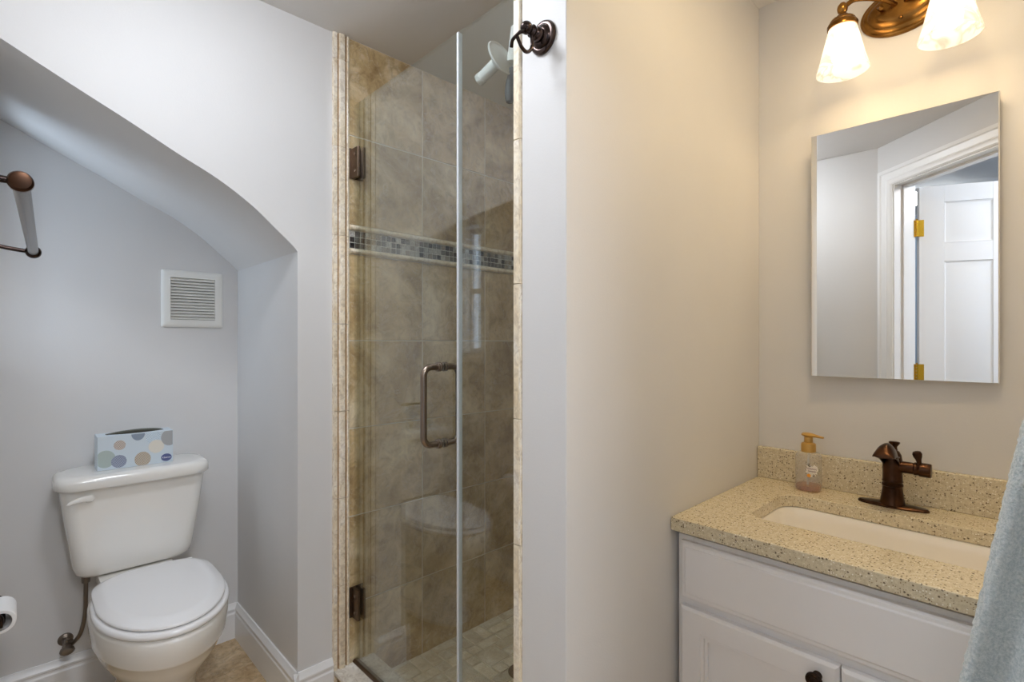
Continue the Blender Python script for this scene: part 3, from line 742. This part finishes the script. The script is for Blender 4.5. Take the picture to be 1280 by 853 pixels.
def panel_front(x0, x1, z0, z1, kind):
    def q(i, h): return [(x0+i, VY-h, z0+i), (x1-i, VY-h, z0+i), (x1-i, VY-h, z1-i), (x0+i, VY-h, z1-i)]
    if kind == 'slab': R_ = [q(0, .0005), q(0, .012), q(.004, .016), q(.006, .0165), (q(.012, .0165)), q(.0145, .0190), q(.016, .0195)]
    else: R_ = [q(0, .0005), q(0, .014), q(.004, .0175), q(.007, .0190), q(.052, .0190), q(.054, .0165), q(.060, .0165), q(.062, .0135), q(.068, .0135), q(.070, .009)]
    return loft(R_, cap0=True)
dfz0, dfz1 = 1.265-.634, 1.265-.494
obj('drawer_front', panel_front(VX0+.013, VX1-.013, dfz0, dfz1, 'slab'), M_CAB, vn, ang=12)
def knob(x, z, parent):
    b_ = obj('knob', lathe([(.009, 0), (.008, .004), (.0055, .008), (.0055, .014), (.013, .018), (.016, .023), (.0155, .026), (.012, .0265), (.011, .0285), (.0085, .0285), (.0075, .030), (.0, .0305)], (x, VY-.0190, z), (0, -1, 0), 36), M_ORB2, parent)
d1 = obj('door', panel_front(VX0+.013, -.2855, .115, 1.265-.654, 'door'), M_CAB, vn, ang=12); knob(-.324, .578, d1)
d2 = obj('door', panel_front(-.2825, VX1-.013, .115, 1.265-.654, 'door'), M_CAB, vn, ang=12); knob(-.244, .578, d2)

# countertop with rounded sink cut-out
CR = .112
ZT, ZB = .828, .7945
SX0, SX1, SY0, SY1 = -.522, -.038, 1.323, 1.602
def slab_hole(outer, inner, z0, z1):
    bm = bmesh.new()
    for z, top in ((z1, True), (z0, False)):
        vo = [bm.verts.new((x, y, z)) for x, y in outer]; vi = [bm.verts.new((x, y, z)) for x, y in inner]
        ed = [bm.edges.new((l[i], l[(i+1) % len(l)])) for l in (vo, vi) for i in range(len(l))]
        bmesh.ops.triangle_fill(bm, edges=ed, use_beauty=True)
        if top: A, B_ = vo, vi
        else: A2, B2 = vo, vi
    for P_, Q_ in ((A, A2), (B_, B2)):
        for i in range(len(P_)):
            j = (i+1) % len(P_); bm.faces.new((P_[i], P_[j], Q_[j], Q_[i]))
    return bm
hole = rrect((SX0+SX1)/2, (SY0+SY1)/2, (SX1-SX0)/2, (SY1-SY0)/2, .055, 10)
ct = thing('countertop', 'beige speckled stone countertop with backsplash on the white vanity', 'countertop', (-.27, 1.46, ZB))
obj('stone_slab', slab_hole([(PX1+.001, 1.176), (CR, 1.176), (CR, WM-.001), (PX1+.001, WM-.001)], hole, ZB, ZT), M_QUARTZ, ct, bev=.003, ang=40)
obj('backsplash', box(PX1+.001, CR, WM-.021, WM-.001, ZT, ZT+.098), M_QUARTZ, ct, bev=.0025)
# undermount basin
sk = thing('sink_basin', 'white rectangular undermount sink basin set in the beige countertop', 'sink', ((SX0+SX1)/2, 1.46, .67))
def sr(i, z, r): return [(x, y, z) for x, y in rrect((SX0+SX1)/2, (SY0+SY1)/2, (SX1-SX0)/2-i, (SY1-SY0)/2-i, r, 10)]
rings = [sr(-.03, ZB-.0005, .07), sr(-.004, ZB-.0005, .059), sr(.000, ZB-.004, .055), sr(.004, ZB-.03, .052), sr(.012, ZB-.085, .05), sr(.022, ZB-.115, .05), sr(.04, ZB-.129, .045), sr(.08, ZB-.134, .03), sr(.128, ZB-.137, .008)]
rings2 = [sr(.125, ZB-.147, .008), sr(.03, ZB-.139, .05), sr(.010, ZB-.115, .06), sr(.002, ZB-.085, .06), sr(-.008, ZB-.012, .06), sr(-.03, ZB-.010, .07)]
bm = loft(rings+rings2, cap0=False, cap1=False)
obj('basin', bm, M_SINK, sk, ang=60)
obj('sink_drain', lathe([(.021, 0), (.021, .002), (.016, .003), (.012, .001), (0, .0015)], (-.28, 1.4625, ZB-.1375), n=28), M_ORB2, sk)

# faucet
FX, FY = -.280, 1.676
fc = thing('faucet', 'oil rubbed bronze single handle sink faucet on an oval base plate', 'faucet', (FX, FY, ZT))
bp = lambda z, hx, hy: [(FX+hx*math.cos(a), FY+hy*math.sin(a), ZT+z) for a in [2*PI*i/48 for i in range(48)]]
obj('base_plate', loft([bp(0, .078, .026), bp(.004, .078, .026), bp(.0075, .074, .023), bp(.0085, .06, .02)]), M_ORB, fc)
bd = lathe([(.0285, .007), (.027, .014), (.0245, .030), (.0222, .048), (.0218, .054), (.0238, .056), (.0238, .060), (.0222, .062), (.0222, .066), (.0236, .068), (.0222, .071), (.0218, .09), (.0220, .108), (.0215, .125), (.0195, .138), (.015, .147), (.008, .152), (0, .153)], (FX, FY, ZT), n=36)
obj('body', bd, M_ORB, fc)
# side handle barrel and lever
obj('handle_barrel', lathe([(.0155, .012), (.0150, .045), (.0168, .047), (.0168, .051), (.0158, .053), (.0165, .056), (.0180, .058), (.0180, .078), (.0165, .081), (.006, .082)], (FX, FY, ZT+.109), (1, 0, -.02), 32), M_ORB, fc)
obj('lever', lathe([(.0048, .012), (.005, .020), (.0065, .030), (.0095, .038), (.0105, .045), (.0085, .050), (.003, .052)], (FX+.060, FY, ZT+.106), (-.15, -.25, 1), 24), M_ORB, fc)
# hooded spout: open channel that flares towards the tip
rings = []; path = smoothpts([(0, .012, .118, .016, .018), (0, -.015, .140, .019, .017), (0, -.045, .150, .0225, .019), (0, -.078, .143, .027, .022), (0, -.104, .122, .031, .020), (0, -.118, .104, .033, .012)], 4) if False else None
ctl = [(.004, .112, .017, .026), (-.018, .127, .0185, .036), (-.042, .140, .020, .042), (-.066, .149, .0215, .041), (-.088, .155, .0225, .034), (-.104, .158, .0232, .022), (-.113, .159, .0235, .010), (-.117, .159, .0225, .004)]
for yy, zz, hw, ht in ctl:
    # outer half ring + inner half ring (hollow underside)
    o_ = [(FX+hw*math.cos(a), FY+yy, ZT+zz-.012+ht*math.sin(a)) for a in [PI*i/16 for i in range(17)]]
    i_ = [(FX+(hw-.003)*math.cos(a), FY+yy, ZT+zz-.012+(ht-.003)*math.sin(a)) for a in [PI*(16-i)/16 for i in range(17)]]
    rings.append(o_+i_)
obj('spout', loft(rings), M_ORB, fc, ang=50)
obj('spout_lip', tube([(FX+.0238*math.cos(a), FY-.060-.056*math.sin(a)**.6, ZT+.143+.004*math.sin(a)**.6) for a in [PI*i/30 for i in range(31)]], .0020, 8), M_ORB, fc)
obj('cap_finial', lathe([(.0085, .0), (.0065, .008), (.0065, .012), (.010, .017), (.0125, .021), (.0125, .024), (.010, .0255), (.003, .026)], (FX+.003, FY+.004, ZT+.147), (0, .12, 1), 28), M_ORB, fc)

# soap dispenser
SX, SY = -.483, 1.682
so = thing('soap_dispenser', 'clear plastic soap bottle with gold pump top standing on the counter', 'soap dispenser', (SX, SY, ZT))
def br(z, r, e=3.2):
    out = []
    for i in range(44):
        a = 2*PI*i/44+PI/4*0; c, s = math.cos(a), math.sin(a)
        out.append((SX+r*math.copysign(abs(c)**(2/e), c), SY+r*math.copysign(abs(s)**(2/e), s)*.96, ZT+z))
    return out
obj('bottle', loft([br(.0005, .026), br(.003, .0305), br(.008, .032), br(.095, .032), br(.104, .031), br(.110, .027), br(.114, .019, 2), br(.120, .0165, 2)], cap1=False), M_BOTTLE, so, ang=60)
obj('soap_liquid', loft([br(.003, .028), br(.007, .0300), br(.0165, .0303)]), M_AMBER, so, ang=60)
obj('dip_tube', tube([(SX-.002, SY, ZT+.010), (SX, SY, ZT+.11)], .0028, 12), M_SEAL, so)
obj('pump_collar', lathe([(.0185, .113), (.0195, .114), (.0195, .134), (.0185, .138), (.015, .140), (.0115, .141), (.0112, .157), (.009, .158)], (SX, SY, ZT), n=36), M_GOLD, so)
dv = Vector((.94, -.34, 0)).normalized(); sv = Vector((-dv.y, dv.x, 0)); rings = []
for f, w_, h in ((-.017, .006, .004), (-.015, .011, .0055), (-.006, .0135, .0065), (.006, .0135, .0062), (.014, .010, .0055), (.022, .0055, .0045), (.036, .0045, .0035), (.045, .004, .003), (.046, .002, .0015)):
    dip = 0 if f < .03 else -.0015
    rings.append([Vector((SX, SY, ZT+.163+dip))+dv*f+sv*w_*math.cos(a)+UP*h*math.sin(a) for a in [2*PI*i/20 for i in range(20)]])
obj('pump_head', loft(rings), M_GOLD, so, ang=50)
# printed label: pale splash, leaves, orange fruit and script scribble, facing the room
lf_n = Vector((.62, -.78, 0)).normalized()
lc = Vector((SX, SY, ZT+.062))+Vector((.020, -.0312, 0)); lr = Vector((1, 0, 0)); ln_ = Vector((0, -1, 0))
bt = [o for o in so.children if o.name.startswith('bottle')][0]
def blob(cx, cz, r, n=26, amp=.25, dep=.0, seed=1):
    rr = random.Random(seed); out = []
    for i in range(n):
        a = 2*PI*i/n; q = r*(1+amp*rr.uniform(-1, 1)); out.append(lc+lr*(cx+q*math.cos(a))+UP*(cz+q*math.sin(a))+ln_*dep)
    return loft([[p-ln_*.0004 for p in out], out])
obj('label_splash', blob(-.003, .003, .0155, amp=.3, seed=5), mat('label_white', (246, 240, 232), .6), bt, flat=True)
obj('label_fruit', blob(-.010, -.012, .005, amp=.05, dep=.0005), mat('label_orange', (232, 156, 40), .6), bt, flat=True)
bm = bmesh.new()
for (a, b, c_, d_) in ((-.014, .020, -.008, .013), (-.010, .024, -.009, .014), (-.004, .018, -.009, .013), (-.001, -.010, .004, -.014), (.002, -.006, .006, -.012)):
    m0 = lc+lr*a+UP*b+ln_*.0006; m1 = lc+lr*c_+UP*d_+ln_*.0006; tube([m0, (m0+m1)/2, m1], [.0003, .0014, .0003], 6, bm)
obj('label_leaves', bm, mat('label_green', (78, 72, 52), .6), bt)
bm = bmesh.new()
for row, (z0_, w_) in enumerate(((.008, .012), (.001, .010))):
    pts = [lc+lr*(-w_-.002+2*w_*i/28)+UP*(z0_+.0018*math.sin(i*1.35+row))+ln_*.0007 for i in range(29)]; tube(pts, .00045, 6, bm)
obj('label_script', bm, mat('label_brown', (112, 62, 78), .6), bt)

# ------------------------------------------------------------------ mirror cabinet
MX0, MX1, MZ0, MZ1 = -.4886, -.0747, 1.1635, 1.8815
mc = thing('mirror_cabinet', 'tall rectangular mirror cabinet on the wall above the sink', 'mirror cabinet', (-.28, WM, MZ0))
obj('cabinet_box', box(MX0+.008, MX1-.004, WM-.016, WM-.0005, MZ0+.006, MZ1-.006), M_MIRBODY, mc, bev=.001)
# the mirrored door stands a finger's width ajar, hinged on its right side
ma_ = math.radians(2.2); mu_ = Vector((-math.cos(ma_), -math.sin(ma_), 0)); mn_ = Vector((math.sin(ma_), -math.cos(ma_), 0)); MW = .4100
mo_ = Vector((MX1, 1.7275, 0))
def mq(i, j, h): return [mo_+mu_*a+mn_*h+UP*z for a, z in ((MW-i, MZ0+j), (i, MZ0+j), (i, MZ1-j), (MW-i, MZ1-j))]
obj('mirror_door', loft([mq(0, 0, -.010), mq(0, 0, -.0015), mq(.003, .0012, 0)]), M_MIRROR, mc, flat=True)

# ------------------------------------------------------------------ vanity light
LX, LZ = -.270, 2.185
vl = thing('vanity_light', 'antique bronze two light wall fixture with frosted bell shades above the mirror', 'wall light', (LX, WM, LZ))
def ov(d, h): return [(LX+(.098-d)*math.cos(a), WM-h, LZ-.003+(.067-d)*math.sin(a)) for a in [2*PI*i/56 for i in range(56)]]
pl = obj('back_plate', loft([ov(0, .0005), ov(0, .006), ov(.003, .010), ov(.007, .011), ov(.009, .0135), ov(.014, .017), ov(.019, .018), ov(.021, .0205), ov(.028, .026), ov(.038, .029), ov(.05, .030)]), M_LAMPB, vl)
for (x, z) in ((LX+.0, LZ-.036), (LX+.03, LZ+.0)): obj('screw', lathe([(.0045, .028), (.0045, .031), (.003, .0335), (0, .034)], (x, WM, z), (0, -1, 0), 16), M_LAMPB, pl)
obj('set_screw', lathe([(.004, 0), (.0042, .018), (.0055, .019), (.0055, .024), (.003, .025)], (LX-.052, WM-.026, LZ+.012), (.45, -.75, -.45), 18), M_LAMPB, pl)
for sx_, X in ((-1, -.382), (1, -.158)):
    Yc = 1.621
    a_ = smoothpts([(LX+sx_*.012, WM-.028, LZ+.004), (LX+sx_*.030, WM-.062, LZ+.010), (LX+sx_*.060, WM-.088, LZ+.016), (LX+sx_*.088, WM-.114, LZ+.014), (X-sx_*.008, Yc+.008, LZ+.002), (X, Yc, LZ-.008)], 8)
    obj('arm', tube(a_, .0062, 16), M_LAMPB, vl)
    k_ = [(.0, .188), (.006, .187), (.0115, .180), (.013, .172), (.0115, .164), (.0085, .160), (.0095, .156), (.014, .153), (.016, .149), (.022, .146), (.028, .142), (.031, .137), (.0305, .134), (.034, .132), (.0365, .127), (.0360, .118), (.0335, .117)]
    obj('lamp_socket', lathe([(r, h) for r, h in k_], (X, Yc, 2.005), n=36), M_LAMPB, vl)
    zr = 2.005
    pr = [(.0330, .121), (.0345, .112), (.040, .090), (.0465, .062), (.0530, .034), (.0590, .012), (.0625, .000), (.0605, -.0005), (.0570, .012), (.0510, .034), (.0445, .062), (.038, .090), (.0325, .112), (.031, .121)]
    s_ = obj('lamp_shade', lathe(pr, (X, Yc, zr), n=56, cap0=False, cap1=False), M_SHADE, vl, ang=60)
    obj('bulb', lathe([(.0, .018), (.012, .020), (.022, .028), (.0265, .042), (.0245, .058), (.017, .074), (.0135, .088), (.0135, .105)], (X, Yc, zr), n=32), M_BULB, vl)
    lo_ = light('bulb_light', 'POINT', (0, 0, 0), P_VAN, COL_VAN, shadow_soft_size=.029); lo_.parent = vl; lo_.location = Vector((X, Yc, zr+.045))-vl.location

# bathroom ceiling light above the frame, then two unseen hall domes added as fill
def dome(loc, m, label):
    t_ = thing('ceiling_light', label, 'ceiling light', loc)
    obj('ceiling_pan', lathe([(.150, 0), (.150, -.014), (.140, -.018), (.02, -.018)], loc, n=48), M_TRIM, t_)
    obj('glass_dome', lathe([(.138, -.0185), (.136, -.035), (.120, -.058), (.085, -.078), (.04, -.088), (0, -.090)], loc, n=48), m, t_, ang=60)
dome((-1.06, .32, CZ), M_DOME, 'round white flush ceiling light over the open bathroom floor')
dome((.86, .08, CZ), M_HALLFILL, 'added fill light, round white dome on the hallway ceiling right outside the doorway')  # added lamp, brightens the lower bathroom through the doorway
dome((-.35, -1.35, CZ), M_FARFILL, 'added fill light, round white dome on the ceiling at the far end of the hallway')  # added lamp, brightens the hall wall behind the door leaf

t_ = thing('vanity_fill_light', 'added warm fill lamp, small round disc in the ceiling before the vanity', 'ceiling light', (-.16, 1.10, CZ))  # unseen lamp added to warm the partition wall and counter
obj('trim_ring', lathe([(.070, -.0005), (.092, -.0005), (.092, -.003), (.088, -.006), (.072, -.007), (.070, -.004)], (-.16, 1.10, CZ), n=40, cap0=False, cap1=False), M_TRIM, t_)
obj('lens', lathe([(.070, -.0008), (.070, -.003), (.05, -.0045), (0, -.005)], (-.16, 1.10, CZ), n=40), emis('vanity_fill_lens', COL_VANFILL, E_VANFILL), t_)

# checked cloth hanging in the hall, glimpsed in the mirror past the door edge
ck = thing('hanging_cloth', 'blue checked cloth hanging beyond the open door, glimpsed in the mirror', 'cloth', (-.77, -2.2, .6))
rings = []
for k in range(15):
    z = 1.50-k*.065; w_ = .06+.10*min(1, k/4)
    rings.append([(-.77+w_*math.cos(a), -2.13+(.025+.008*math.sin(6*a))*math.sin(a), z) for a in [2*PI*i/40 for i in range(40)]])
obj('cloth', loft(rings), M_CHECK, ck)
obj('wall_peg', lathe([(.018, 0), (.018, .005), (.006, .01), (.006, .06), (.011, .066), (.008, .075), (0, .077)], (-.77, -2.2, 1.515), (0, 1, 0), 20), M_ORB2, ck)

# ------------------------------------------------------------------ towel on the right wall
def towel():
    bm = bmesh.new(); nz, na = 230, 300; rings = []
    for k in range(nz+1):
        f = k/nz; z = 1.40-.92*f
        d = max(0, 1.40-z)
        left = .040-.10*min(1, d/.25)**.8*.62 - max(0, d-.25)*.168   # left edge position
        left = {0: left}[0]
        cx = (left+.180)/2; hw = (.180-left)/2; cyc = .955+.01*math.sin(f*3)
        ring = []
        for i in range(na):
            a = 2*PI*i/na; c, s = math.cos(a), math.sin(a)
            fold = .013*math.sin(5*c*1.9+1.2+f*1.0)*min(1, d/.2) + .006*math.sin(11*c+f*3)
            x = cx+hw*math.copysign(abs(c)**.9, c); y = cyc+s*(.030+.008*f)+fold
            p = Vector((x, y, z)); n_ = noise.noise(p*230)*.0016+noise.noise(p*90)*.0012
            ring.append(p+Vector((c, s, 0))*n_)
        rings.append(ring)
    return loft(rings, bm)
tw = obj('towel', towel(), M_TERRY, None, ang=180)
tag(tw, 'pale blue terry towel hanging at the right edge in front of the vanity', 'towel')
th_ = thing('towel_hook', 'bronze towel hook on the right wall carrying the pale blue towel', 'hook', (RW, .955, 1.43))
obj('rosette', lathe([(.024, 0), (.024, .004), (.014, .009), (.006, .011)], (RW, .955, 1.43), (-1, 0, 0), 28), M_ORB2, th_)
obj('hook_arm', tube(smoothpts([(RW, .955, 1.43), (RW-.04, .955, 1.425), (RW-.05, .955, 1.405), (RW-.065, .955, 1.41), (RW-.07, .955, 1.43)], 6), .005, 14), M_ORB2, th_)
